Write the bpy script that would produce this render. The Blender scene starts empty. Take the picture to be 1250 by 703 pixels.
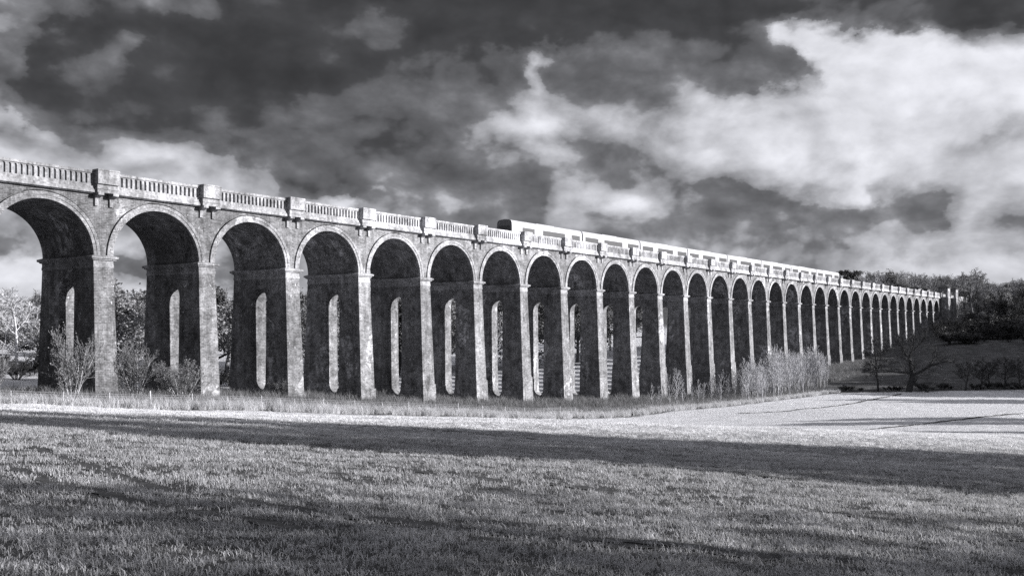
import bpy, math, random
import numpy as np
R_ = math.radians
rng = np.random.default_rng(7)
scene = bpy.context.scene
COL = scene.collection

# ------------------------------------------------------------------ camera frame
F, XC, DC, YAW, ZS, VY = 1163.8, -47.6, 79.18, 0.9549, 6.513, 401.7
fw = np.array([math.sin(YAW), math.cos(YAW)])
rt = np.array([math.cos(YAW), -math.sin(YAW)])
CAM = np.array([XC, -DC])
def VW(r, d):                       # right / forward metres from the camera -> world x, y
    p = CAM + d * fw + r * rt
    return float(p[0]), float(p[1])
def at(px, d):                      # photograph column and distance -> world x, y
    return VW((px - 625) / F * d, d)

# sun: low, from the right of the camera
SUN_AZ, SUN_EL = R_(29.0), R_(17.0)
sun_to = np.array([math.cos(SUN_EL) * math.sin(SUN_AZ), -math.cos(SUN_EL) * math.cos(SUN_AZ), math.sin(SUN_EL)])

# ------------------------------------------------------------------ object helpers
def tag(o, label=None, cat=None, group=None, kind=None):
    if label: o['label'] = label
    if cat: o['category'] = cat
    if group: o['group'] = group
    if kind: o['kind'] = kind
    return o
def empty(name, loc=(0, 0, 0), rz=0.0, parent=None):
    o = bpy.data.objects.new(name, None)
    o.location = loc; o.rotation_euler = (0, 0, rz); o.empty_display_size = .5
    COL.objects.link(o)
    if parent: o.parent = parent
    return o
def link(name, mesh, parent=None, loc=(0, 0, 0)):
    o = bpy.data.objects.new(name, mesh)
    COL.objects.link(o); o.location = loc
    if parent: o.parent = parent
    return o
def mesh_np(name, V, Fq, mats, smooth=False, midx=None):
    me = bpy.data.meshes.new(name)
    me.from_pydata([tuple(map(float, v)) for v in V], [], [tuple(map(int, f)) for f in Fq])
    for m in (mats if isinstance(mats, (list, tuple)) else [mats]): me.materials.append(m)
    if midx is not None: me.polygons.foreach_set('material_index', midx)
    if smooth: me.polygons.foreach_set('use_smooth', [True] * len(me.polygons))
    me.update(); return me
class MB:
    def __init__(s): s.V, s.F = [], []
    def poly(s, pts):
        n = len(s.V); s.V += [tuple(p) for p in pts]; s.F.append(tuple(range(n, n + len(pts))))
    def box(s, x0, x1, y0, y1, z0, z1):
        n = len(s.V)
        s.V += [(x0,y0,z0),(x1,y0,z0),(x1,y1,z0),(x0,y1,z0),(x0,y0,z1),(x1,y0,z1),(x1,y1,z1),(x0,y1,z1)]
        s.F += [(n,n+3,n+2,n+1),(n+4,n+5,n+6,n+7),(n,n+1,n+5,n+4),(n+1,n+2,n+6,n+5),(n+2,n+3,n+7,n+6),(n+3,n,n+4,n+7)]
    def frust(s, a, b):             # a, b = (x0,x1,y0,y1,z)
        n = len(s.V)
        for (x0,x1,y0,y1,z) in (a, b): s.V += [(x0,y0,z),(x1,y0,z),(x1,y1,z),(x0,y1,z)]
        s.F += [(n,n+3,n+2,n+1),(n+4,n+5,n+6,n+7),(n,n+1,n+5,n+4),(n+1,n+2,n+6,n+5),(n+2,n+3,n+7,n+6),(n+3,n,n+4,n+7)]
    def tube(s, p0, r0, p1, r1, n=6):
        p0 = np.asarray(p0, float); p1 = np.asarray(p1, float)
        d = p1 - p0; L = np.linalg.norm(d)
        if L < 1e-6: return
        d /= L
        a = np.cross(d, (0, 0, 1.) if abs(d[2]) < .9 else (1., 0, 0)); a /= np.linalg.norm(a); b = np.cross(d, a)
        k = len(s.V)
        for p, r in ((p0, r0), (p1, r1)):
            for i in range(n):
                t = 2 * math.pi * i / n
                s.V.append(tuple(p + r * (math.cos(t) * a + math.sin(t) * b)))
        for i in range(n):
            j = (i + 1) % n
            s.F.append((k+i, k+j, k+n+j, k+n+i))
    def build(s, name, mats, smooth=False): return mesh_np(name, s.V, s.F, mats, smooth)

# ------------------------------------------------------------------ materials
def G(v, t=1.0): return (v * .985, v * .99, v * 1.045, 1)
class NT:
    def __init__(s, tree): s.t = tree; s.n = tree.nodes; s.l = tree.links
    def new(s, typ, **kw):
        n = s.n.new(typ)
        for k, v in kw.items():
            if k.startswith('i_'): n.inputs[k[2:].replace('_', ' ')].default_value = v
            else: setattr(n, k, v)
        return n
    def link(s, a, b): s.l.new(a, b)
    def math(s, op, a, b=None, c=None, clamp=False):
        n = s.n.new('ShaderNodeMath'); n.operation = op; n.use_clamp = clamp
        for i, x in enumerate((a, b, c)):
            if x is None: continue
            if isinstance(x, (int, float)): n.inputs[i].default_value = x
            else: s.l.new(x, n.inputs[i])
        return n.outputs[0]
    def noise(s, vec, scale, detail=4, rough=.55, dist=0., out='Fac'):
        n = s.n.new('ShaderNodeTexNoise'); n.inputs['Scale'].default_value = scale
        n.inputs['Detail'].default_value = detail; n.inputs['Roughness'].default_value = rough
        n.inputs['Distortion'].default_value = dist
        s.l.new(vec, n.inputs['Vector']); return n.outputs[out]
    def ramp(s, fac, stops, interp='LINEAR'):
        n = s.n.new('ShaderNodeValToRGB'); cr = n.color_ramp; cr.interpolation = interp
        while len(cr.elements) > 1: cr.elements.remove(cr.elements[-1])
        cr.elements[0].position = stops[0][0]; cr.elements[0].color = (stops[0][1],) * 3 + (1,)
        for p, v in stops[1:]:
            e = cr.elements.new(p); e.color = (v, v, v, 1)
        s.l.new(fac, n.inputs[0]); return n.outputs['Color']
    def remap(s, x, a, b, c=0., d=1., smooth=True):
        n = s.n.new('ShaderNodeMapRange'); n.interpolation_type = 'SMOOTHSTEP' if smooth else 'LINEAR'
        s.l.new(x, n.inputs[0])
        for i, v in enumerate((a, b, c, d)): n.inputs[i + 1].default_value = v
        return n.outputs[0]
    def scalevec(s, vec, sc):
        n = s.n.new('ShaderNodeVectorMath'); n.operation = 'MULTIPLY'; s.l.new(vec, n.inputs[0]); n.inputs[1].default_value = sc
        return n.outputs[0]
    def mixv(s, fac, a, b):         # scalar mix
        n = s.n.new('ShaderNodeMix'); n.data_type = 'FLOAT'
        for sock, x in ((n.inputs[0], fac), (n.inputs[2], a), (n.inputs[3], b)):
            if isinstance(x, (int, float)): sock.default_value = x
            else: s.l.new(x, sock)
        return n.outputs[0]
def newmat(name):
    m = bpy.data.materials.new(name); m.use_nodes = True
    nt = NT(m.node_tree); nt.n.clear()
    out = nt.new('ShaderNodeOutputMaterial'); b = nt.new('ShaderNodeBsdfPrincipled')
    nt.link(b.outputs[0], out.inputs[0]); b.inputs['Roughness'].default_value = .9
    b.inputs['Specular IOR Level'].default_value = .15
    return m, nt, b
def setgrey(nt, b, val):            # scalar socket -> toned grey base colour
    c = nt.new('ShaderNodeCombineColor')
    for i, k in enumerate((.985, .99, 1.045)):
        nt.link(nt.math('MULTIPLY', val, k), c.inputs[i])
    nt.link(c.outputs[0], b.inputs['Base Color'])
def bump(nt, b, h, strength=.4, dist=.05):
    n = nt.new('ShaderNodeBump'); n.inputs['Strength'].default_value = strength; n.inputs['Distance'].default_value = dist
    nt.link(h, n.inputs['Height']); nt.link(n.outputs[0], b.inputs['Normal'])
def wpos(nt):
    return nt.new('ShaderNodeNewGeometry').outputs['Position']

def mat_masonry(name, base, dirt, spots, brick=True):
    m, nt, b = newmat(name); p = wpos(nt)
    sep = nt.new('ShaderNodeSeparateXYZ'); nt.link(p, sep.inputs[0])
    X, Y, Z = sep.outputs
    big = nt.noise(p, .10, 5, .6)
    mid = nt.noise(p, .8, 6, .65)
    fine = nt.noise(p, 5.0, 5, .7)
    streak = nt.noise(nt.scalevec(p, (1.6, 1.6, .12)), 1.0, 5, .65)
    v = nt.math('MULTIPLY', nt.remap(mid, .3, .7, 1 - dirt, 1 + dirt * .5, False), nt.remap(streak, .32, .68, 1 - dirt * .5, 1 + dirt * .25))
    v = nt.math('MULTIPLY', v, nt.remap(big, .3, .7, 1 - dirt * .5, 1 + dirt * .4))
    v = nt.math('MULTIPLY', v, nt.remap(fine, .3, .7, .58, 1.42, False))
    if brick:
        cb = nt.new('ShaderNodeCombineXYZ'); nt.link(nt.math('ADD', X, Y), cb.inputs[0]); nt.link(Z, cb.inputs[1])
        br = nt.new('ShaderNodeTexBrick'); nt.link(cb.outputs[0], br.inputs['Vector'])
        br.inputs['Scale'].default_value = 1.0; br.inputs['Brick Width'].default_value = .45; br.inputs['Row Height'].default_value = .15
        br.inputs['Mortar Size'].default_value = .014; br.inputs['Bias'].default_value = 0.
        br.inputs['Color1'].default_value = (.68,)*3 + (1,); br.inputs['Color2'].default_value = (1.25,)*3 + (1,); br.inputs['Mortar'].default_value = (1.55,)*3 + (1,)
        v = nt.math('MULTIPLY', v, br.outputs['Color'])
    # masonry tone darkens towards the near end, boundary varied by noise
    near_tone = nt.remap(nt.math('ADD', X, nt.math('MULTIPLY', nt.math('SUBTRACT', big, .5), 60.)), -12, 48, .62, 1.)
    v = nt.math('MULTIPLY', v, near_tone)
    stain = nt.math('MULTIPLY', nt.remap(nt.noise(nt.scalevec(p, (.75, .75, .13)), 1.0, 6, .7, .4), .54, .66), nt.remap(nt.noise(p, .35, 4, .6), .42, .56))
    v = nt.math('MULTIPLY', v, nt.math('SUBTRACT', 1., nt.math('MULTIPLY', stain, dirt)))
    blotch = nt.remap(nt.noise(p, .55, 6, .72, .8), .53, .60)
    v = nt.math('MULTIPLY', v, nt.math('SUBTRACT', 1., nt.math('MULTIPLY', blotch, dirt * .55)))
    v = nt.math('MULTIPLY', v, base * 1.12)
    # pale efflorescence / lichen specks and old patch repairs
    sp = nt.remap(nt.noise(nt.scalevec(p, (1, 1, .6)), 3.4, 3, .7), .63, .70)
    zone = nt.remap(nt.noise(p, .28, 3, .5), .45, .62)
    v = nt.mixv(nt.math('MULTIPLY', nt.math('MULTIPLY', sp, zone), spots), v, .62)
    vo = nt.new('ShaderNodeTexVoronoi'); vo.feature = 'F1'; vo.inputs['Scale'].default_value = .42
    nt.link(nt.scalevec(p, (1, 1, .55)), vo.inputs['Vector'])
    sc = nt.new('ShaderNodeSeparateColor'); nt.link(vo.outputs['Color'], sc.inputs[0])
    patch = nt.math('MULTIPLY', nt.math('GREATER_THAN', sc.outputs[0], .86), nt.remap(nt.noise(p, 1.1, 4, .6), .44, .56))
    v = nt.mixv(nt.math('MULTIPLY', patch, .7 if brick else .2), v, nt.math('MULTIPLY', v, 2.4))
    v = nt.math('MINIMUM', v, .82)
    setgrey(nt, b, v)
    bump(nt, b, nt.math('ADD', fine, nt.math('MULTIPLY', mid, 1.5)), .55, .04)
    return m
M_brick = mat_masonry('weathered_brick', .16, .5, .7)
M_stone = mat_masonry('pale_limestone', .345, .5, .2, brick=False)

def mat_noise(name, lo, hi, scale, detail=5, rough=.6, rgh=.9, bmp=0.):
    m, nt, b = newmat(name); p = wpos(nt)
    n = nt.noise(p, scale, detail, rough)
    setgrey(nt, b, nt.remap(n, .3, .7, lo, hi, False)); b.inputs['Roughness'].default_value = rgh
    if bmp: bump(nt, b, n, bmp, .05)
    return m
def mat_leafy(name, lo, hi, trans=.3, scale=.6, spec=.2, down=None):
    m, nt, b = newmat(name); p = wpos(nt)
    oi = nt.new('ShaderNodeObjectInfo')
    n = nt.noise(p, scale, 4, .65); n2 = nt.noise(p, 9., 2, .6)
    v = nt.remap(nt.math('ADD', nt.math('MULTIPLY', n, .6), nt.math('MULTIPLY', n2, .4)), .33, .67, lo, hi, False)
    v = nt.math('MULTIPLY', v, nt.mixv(oi.outputs['Random'], .72, 1.25))
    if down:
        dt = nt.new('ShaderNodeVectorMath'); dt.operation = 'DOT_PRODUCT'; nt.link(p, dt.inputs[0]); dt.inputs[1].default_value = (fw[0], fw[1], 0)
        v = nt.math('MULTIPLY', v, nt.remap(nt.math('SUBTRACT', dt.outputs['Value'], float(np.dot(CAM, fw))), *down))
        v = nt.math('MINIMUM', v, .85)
    setgrey(nt, b, v); b.inputs['Roughness'].default_value = .6; b.inputs['Specular IOR Level'].default_value = spec
    if trans:
        tr = nt.new('ShaderNodeBsdfTranslucent'); mx = nt.new('ShaderNodeMixShader'); mx.inputs[0].default_value = trans
        c = nt.new('ShaderNodeCombineColor')
        for i in range(3): nt.link(v, c.inputs[i])
        nt.link(c.outputs[0], tr.inputs['Color'])
        out = [x for x in nt.n if x.type == 'OUTPUT_MATERIAL'][0]
        nt.link(b.outputs[0], mx.inputs[1]); nt.link(tr.outputs[0], mx.inputs[2]); nt.link(mx.outputs[0], out.inputs[0])
    return m
M_bark_dark = mat_noise('dark_bark', .02, .06, 4., bmp=.4)
M_bark = mat_noise('grey_bark', .08, .20, 4., bmp=.4)
M_bark_pale = mat_noise('pale_bark', .26, .5, 3., bmp=.3)
M_twig_dark = mat_noise('dark_twigs', .02, .055, 1.2)
M_twig = mat_noise('grey_twigs', .12, .28, .8)
M_twig_pale = mat_noise('pale_twigs', .26, .48, .8)
M_leaf_dark = mat_leafy('dark_leaves', .025, .09, .2)
M_leaf = mat_leafy('mid_leaves', .09, .26, .25)
M_leaf_pale = mat_leafy('pale_leaves', .18, .42, .3)
M_grass = mat_leafy('crop_grass', .36, .66, .35, .5, down=(14., 60., .66, 1.32))  # light falloff painted into the grass colour: dimmer close by, brighter far off
M_tall = mat_leafy('dry_tall_grass', .38, .68, .35, .5)
M_weed = mat_leafy('verge_weeds', .09, .27, .25, .5)
M_wood = mat_noise('weathered_wood', .3, .55, 6.)
M_wire = mat_noise('fence_wire', .3, .4, 6., rgh=.4)
M_slate = mat_noise('dark_slate', .025, .06, 5.)
M_ballast = mat_noise('ballast', .08, .2, 8.)
M_rail = mat_noise('rail_steel', .12, .25, 8., rgh=.4)
def mat_plain(name, v, rough, spec=.5, coat=0):
    m, nt, b = newmat(name); p = wpos(nt)
    n = nt.noise(p, .9, 4, .6)
    setgrey(nt, b, nt.remap(n, .3, .7, v * .9, v * 1.06, False)); b.inputs['Roughness'].default_value = rough
    b.inputs['Specular IOR Level'].default_value = spec
    return m
M_white = mat_plain('white_train_paint', .37, .5, .3)
M_door = mat_plain('pale_door_paint', .34, .45, .3)
M_grey = mat_plain('grey_roof_paint', .34, .6, .3)
M_glass = mat_plain('tinted_glass', .075, .35, .3)
M_black = mat_plain('dark_underframe', .03, .7, .2)
M_cabend = mat_plain('dark_cab_end', .13, .45, .4)

# ------------------------------------------------------------------ terrain height (thin plate through surveyed points)
ctrl = []
def plane(r, d): return -1.55 - .072 * d - (.052 if d < 40 else .034) * r
for d in (0, 8, 18, 32, 50, 70):
    for rr in (-.9, -.5, 0, .5, .9):
        ctrl.append((*VW(rr * max(d, 10), d), plane(rr * max(d, 10), d)))
ctrl += [(*VW(0, -25), -.3), (*VW(-30, -25), .2), (*VW(40, -25), -1.4), (*VW(-80, 0), .6), (*VW(80, 0), -3.6), (*VW(90, 60), -8.0), (*VW(150, 30), -7.5)]
ctrl += [(-40, -8, -3.6), (-26, -8, -4.7), (-12, -8, -5.75), (-5.8, -8, -6.3), (1.6, -8, -6.85), (20.6, -8.5, -8.5), (31, -10, -9.4), (52, -12, -11.3), (74, -12.5, -12.6), (100, -14, -13.0), (128, -17, -13.1), (145, -20, -12.8)]
for k, z in {-4: -3, -2: -4.8, 0: -6.2, 1: -7.0, 2: -7.6, 3: -8.6, 4: -9.4, 5: -10.0, 6: -10.8, 7: -11.3, 8: -11.9, 9: -12.3, 12: -13.2, 14: -12.4, 16: -11.6, 19: -10.4, 21: -9.5, 24: -7.1, 27: -4.6, 31: -.2, 34: 5.5}.items():
    ctrl.append((k * 11.04 + 1, 0, z)); ctrl.append((k * 11.04 + 1, 9, z))
ctrl += [(*at(1250, 198), -12.6), (*at(1130, 194), -12.7), (*at(1400, 205), -12.4), (*at(1250, 110), -11.2), (*at(1130, 120), -11.6), (*at(1250, 150), -12.4), (*at(1000, 140), -11.9)]
ctrl += [(*at(1250, 240), -9.6), (*at(1130, 240), -9.6), (*at(1250, 300), -3.9), (*at(1180, 300), -3.7), (*at(1400, 300), -3), (*at(1250, 360), 3), (*at(1400, 380), 8), (*at(1200, 430), 9), (*at(1250, 560), 16), (*at(1500, 560), 18)]
ctrl += [(-40, 30, -5.0), (0, 25, -7.0), (40, 30, -9.5), (80, 30, -11.5), (130, 30, -12.0), (-30, 70, -5.5), (30, 80, -7.5), (100, 80, -9.5), (60, 140, -5), (160, 90, -8), (220, 60, -6), (300, 110, 0), (260, 200, 4), (120, 240, 2), (0, 160, -2), (420, 60, 12), (420, 250, 14), (200, 420, 12), (-100, 250, 2), (700, 300, 24), (100, 800, 22), (800, -200, 22), (-500, 300, 8), (-500, -300, 6), (0, -700, 0), (1500, 800, 30), (0, 2000, 30), (2000, -600, 30)]
CT = np.array(ctrl)
def tps_k(r2): return np.where(r2 > 0, .5 * r2 * np.log(np.maximum(r2, 1e-9)), 0.)
_S = 100.
_P = CT[:, :2] / _S; _n = len(CT)
_A = np.zeros((_n + 3, _n + 3))
_A[:_n, :_n] = tps_k(((_P[:, None] - _P[None]) ** 2).sum(-1)) + np.eye(_n) * 2e-3
_A[:_n, _n] = 1; _A[:_n, _n + 1:] = _P; _A[_n, :_n] = 1; _A[_n + 1:, :_n] = _P.T
_W = np.linalg.solve(_A, np.concatenate([CT[:, 2], np.zeros(3)]))
def H(x, y):
    q = np.stack([np.asarray(x, float).ravel(), np.asarray(y, float).ravel()], 1) / _S
    out = np.empty(len(q))
    for i in range(0, len(q), 20000):
        b = q[i:i + 20000]
        out[i:i + 20000] = tps_k(((b[:, None] - _P[None]) ** 2).sum(-1)) @ _W[:_n] + _W[_n] + b @ _W[_n + 1:]
    return out
def h(x, y): return float(H([x], [y])[0])
def ground_at(px, py, d0=4., d1=420.):     # where the line of sight of a photograph point meets the terrain
    d = np.geomspace(d0, d1, 900); a = (px - 625) / F
    P = CAM[None] + d[:, None] * (fw + a * rt)[None]
    z = H(P[:, 0], P[:, 1]); ray = -(py - VY) / F * d
    i = np.argmax(ray < z)
    if ray[i] >= z[i]: i = len(d) - 1
    return float(P[i, 0]), float(P[i, 1]), float(z[i]), float(d[i])

# field outline: fence / verge line, then the stream line at its far side
EX = np.array([-90, -12, 20, 35, 52, 74, 100, 128, 146.])
EY = np.array([-8, -8, -8.7, -10.2, -12.2, -12.9, -14.6, -17.4, -21.])
s0 = np.array([146., -21.]); s1 = np.array(at(1250, 199.)); sd = (s1 - s0) / np.linalg.norm(s1 - s0)
def field_sd(x, y):                 # >0 inside the field, metres (roughly) from its edge
    x = np.asarray(x, float); y = np.asarray(y, float)
    a = np.interp(x, EX, EY) - y
    b = -((x - s0[0]) * sd[1] * -1 + (y - s0[1]) * sd[0]) * -1
    # side of the stream line on which the camera lies
    c = (x - s0[0]) * sd[1] - (y - s0[1]) * sd[0]
    cc = (CAM[0] - s0[0]) * sd[1] - (CAM[1] - s0[1]) * sd[0]
    c = c * np.sign(cc)
    return np.minimum(np.where(x < 146, a, 1e3), c)

# ------------------------------------------------------------------ ground sheet
def make_ground():
    rad = np.concatenate([[0.], np.geomspace(1.2, 2600, 190)])
    base = -YAW + math.pi / 2
    half = np.linspace(-R_(36), R_(36), 260)
    rest = np.linspace(R_(36), 2 * math.pi - R_(36), 70)[1:-1]
    ang = base + np.concatenate([half, rest])
    nA = len(ang)
    RR, AA = np.meshgrid(rad[1:], ang, indexing='ij')
    x = CAM[0] + RR * np.cos(AA); y = CAM[1] + RR * np.sin(AA)
    x = np.concatenate([[CAM[0]], x.ravel()]); y = np.concatenate([[CAM[1]], y.ravel()])
    z = H(x, y)
    z += .03 * np.sin(x * 1.9 + 1.3 * np.sin(y * .7)) * np.sin(y * 2.3 + x * .4) + .05 * np.sin(x * .43 + y * .21) * np.sin(y * .37 - x * .17)
    fs = field_sd(x, y)
    V = np.stack([x, y, z], 1)
    Fc = [(0, 1 + (j + 1) % nA, 1 + j) for j in range(nA)]
    Fc = [(0, 1 + j, 1 + (j + 1) % nA) for j in range(nA)]
    for i in range(len(rad) - 2):
        a = 1 + i * nA; b = a + nA
        for j in range(nA):
            j2 = (j + 1) % nA
            Fc.append((a + j, b + j, b + j2, a + j2))
    me = bpy.data.meshes.new('ground')
    me.from_pydata(V.tolist(), [], Fc)
    at_ = me.attributes.new('field', 'FLOAT', 'POINT'); at_.data.foreach_set('value', np.clip(fs, -30, 30).astype(np.float32))
    me.polygons.foreach_set('use_smooth', [True] * len(me.polygons)); me.update()
    m, nt, b = newmat('ground_cover'); p = wpos(nt)
    a = nt.new('ShaderNodeAttribute'); a.attribute_name = 'field'
    w = nt.math('ADD', a.outputs['Fac'], nt.math('MULTIPLY', nt.math('SUBTRACT', nt.noise(p, .5, 3), .5), 1.6))
    inside = nt.remap(w, .2, 1.9)
    fine = nt.noise(p, 3.0, 6, .75); mid = nt.noise(p, .35, 5, .6); mic = nt.noise(p, 14., 4, .7)
    crop = nt.math('MULTIPLY', nt.remap(fine, .3, .7, .42, .66, False), nt.remap(mid, .3, .7, .86, 1.12, False))
    crop = nt.math('MULTIPLY', crop, nt.remap(mic, .3, .7, .75, 1.25, False))
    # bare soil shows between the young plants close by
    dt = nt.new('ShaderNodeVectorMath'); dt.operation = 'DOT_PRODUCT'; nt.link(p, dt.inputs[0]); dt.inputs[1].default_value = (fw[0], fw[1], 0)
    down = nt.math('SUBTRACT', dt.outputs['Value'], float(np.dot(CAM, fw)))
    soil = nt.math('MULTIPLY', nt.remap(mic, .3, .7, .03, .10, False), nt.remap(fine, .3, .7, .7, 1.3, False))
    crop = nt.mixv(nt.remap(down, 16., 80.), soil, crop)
    rough_g = nt.math('MULTIPLY', nt.remap(mid, .3, .7, .03, .10, False), nt.remap(fine, .3, .7, .6, 1.4, False))
    sep = nt.new('ShaderNodeSeparateXYZ'); nt.link(p, sep.inputs[0])
    past = nt.remap(sep.outputs[1], 14., 26.)      # pasture on the flood plain behind the arches
    past = nt.math('MULTIPLY', past, nt.remap(sep.outputs[0], 300., 330., 1., 0.))
    rough_g = nt.mixv(past, rough_g, nt.math('MULTIPLY', crop, .8))
    v = nt.mixv(inside, rough_g, crop)
    setgrey(nt, b, v)
    bump(nt, b, nt.math('ADD', fine, mic), 1.0, .25)
    me.materials.append(m)
    tag(link('ground', me), kind='structure')
make_ground()

# wheel tracks pressed through the crop: strips of bare soil 4 mm above the sheet
M_soil = mat_noise('bare_soil', .015, .06, 5., 6, .7, bmp=.6)
TRACKS = [[(268, 562), (400, 566), (520, 576), (640, 588), (760, 600), (860, 607), (960, 618), (1100, 640), (1250, 664)],
          [(420, 548), (560, 558), (700, 566), (860, 575), (1000, 590)],
          [(40, 545), (90, 568), (160, 590), (250, 608), (360, 622), (480, 640), (640, 661), (800, 676)],
          [(10, 574), (90, 596), (180, 615), (290, 635), (420, 655)],
          [(640, 655), (800, 668), (950, 684)],
          [(900, 505), (960, 502), (1010, 497), (1060, 489), (1100, 481)],
          [(860, 520), (960, 524), (1060, 524), (1140, 516), (1250, 505)],
          [(150, 506), (300, 512), (500, 523), (700, 540)],
          [(1190, 640), (1250, 647)], [(960, 560), (1100, 570), (1250, 583)]]
track_pts = []
def make_tracks():
    for ti, tr in enumerate(TRACKS):
        P = np.array([ground_at(*q)[:2] for q in tr])
        t = np.concatenate([[0], np.cumsum(np.linalg.norm(np.diff(P, axis=0), axis=1))])
        n = max(8, int(t[-1] / .13)); tt = np.linspace(0, t[-1], n)
        C = np.stack([np.interp(tt, t, P[:, i]) for i in (0, 1)], 1)
        for _ in range(int(n * .3)): C[1:-1] = .25 * C[:-2] + .5 * C[1:-1] + .25 * C[2:]
        T = np.gradient(C, axis=0); T /= np.linalg.norm(T, axis=1)[:, None] + 1e-9
        N = np.stack([-T[:, 1], T[:, 0]], 1)
        far = np.linalg.norm(C - CAM, axis=1).mean() > 60
        wd = (.19 if not far else .3) * (1 + .35 * np.sin(tt * 1.7 + ti) * np.sin(tt * .9)) + rng.uniform(-.10, .05, n)
        wd[0] = wd[-1] = .02
        A, B = C + N * wd[:, None], C - N * wd[:, None]
        V, Fc = [], []
        for a, b in zip(A, B):
            for q in (a, b): V.append((q[0], q[1], 0))
        V = np.array(V); 
        z = H(V[:, 0], V[:, 1])
        z += .03 * np.sin(V[:, 0] * 1.9 + 1.3 * np.sin(V[:, 1] * .7)) * np.sin(V[:, 1] * 2.3 + V[:, 0] * .4) + .05 * np.sin(V[:, 0] * .43 + V[:, 1] * .21) * np.sin(V[:, 1] * .37 - V[:, 0] * .17)
        V[:, 2] = z + .004 + .0004 * np.linalg.norm(V[:, :2] - CAM, axis=1)
        for i in range(n - 1): Fc.append((2*i, 2*i+1, 2*i+3, 2*i+2))
        tag(link('wheel_track', mesh_np('wheel_track', V, Fc, M_soil, True)), kind='structure')
        track_pts.append(C)
make_tracks()
TP = np.concatenate(track_pts)

# ------------------------------------------------------------------ viaduct
P_, T_, W_ = 11.04, 1.86, 8.5
RA = (P_ - T_) / 2
RING, GROOVE = .60, .70
ZT = 14.0
KS = range(-4, 32)
via = empty('railway_viaduct', (0, 0, 0))
tag(via, 'long brick railway viaduct of tall round arches with pale stone balustrade crossing the field', 'viaduct')

def arch_mesh():                    # local x = 0 at the left edge of the pier below its left half
    m = MB(); xl, xr, zt = T_ / 2, P_ + T_ / 2, 12.02
    cx = T_ + RA; r2 = RA + GROOVE; n = 40
    for yy, rad, flip in ((0., r2, False), (W_, RA, True)):
        m.poly([(xl, yy, ZS), (cx - rad, yy, ZS), (cx - rad, yy, zt), (xl, yy, zt)][::-1 if flip else 1])
        m.poly([(cx + rad, yy, ZS), (xr, yy, ZS), (xr, yy, zt), (cx + rad, yy, zt)][::-1 if flip else 1])
        for i in range(n):
            a, b = math.pi * (1 - i / n), math.pi * (1 - (i + 1) / n)
            xa, za, xb, zb = cx + rad * math.cos(a), ZS + rad * math.sin(a), cx + rad * math.cos(b), ZS + rad * math.sin(b)
            m.poly([(xa, yy, za), (xb, yy, zb), (xb, yy, zt), (xa, yy, zt)][::-1 if flip else 1])
    for i in range(n):              # barrel soffit, groove walls
        a, b = math.pi * (1 - i / n), math.pi * (1 - (i + 1) / n)
        for rad, y0, y1 in ((RA, .12, W_), (r2, 0., .22)):
            xa, za, xb, zb = cx + rad * math.cos(a), ZS + rad * math.sin(a), cx + rad * math.cos(b), ZS + rad * math.sin(b)
            m.poly([(xa, y0, za), (xa, y1, za), (xb, y1, zb), (xb, y0, zb)])
        r0 = RA + .5
        pa = [(cx + q * math.cos(t), .22, ZS + q * math.sin(t)) for q, t in ((r0, a), (r0, b), (r2, b), (r2, a))]
        m.poly(pa)
    return m.build('arch', M_brick)
def ring_mesh():
    m = MB(); cx = T_ + RA; n = 40
    for i in range(n):
        a, b = math.pi * (1 - i / n), math.pi * (1 - (i + 1) / n)
        def q(r, t, y): return (cx + r * math.cos(t), y, ZS + r * math.sin(t))
        r0, r1, y0, y1 = RA - .012, RA + RING, -.07, .215
        rm = RA + .30
        m.poly([q(r0, a, y0), q(r0, b, y0), q(rm, b, y0), q(rm, a, y0)])
        m.poly([q(rm, a, y0), q(rm, b, y0), q(rm, b, y0 - .05), q(rm, a, y0 - .05)])
        m.poly([q(rm, a, y0 - .05), q(rm, b, y0 - .05), q(r1, b, y0 - .05), q(r1, a, y0 - .05)])
        m.poly([q(r1, a, y0 - .05), q(r1, b, y0 - .05), q(r1, b, y1), q(r1, a, y1)])
        m.poly([q(r0, a, y0), q(r0, a, y1), q(r0, b, y1), q(r0, b, y0)])
    return m.build('arch_ring', M_ringmat)
M_ringmat = mat_masonry('pale_arch_brick', .235, .4, .5)
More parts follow.
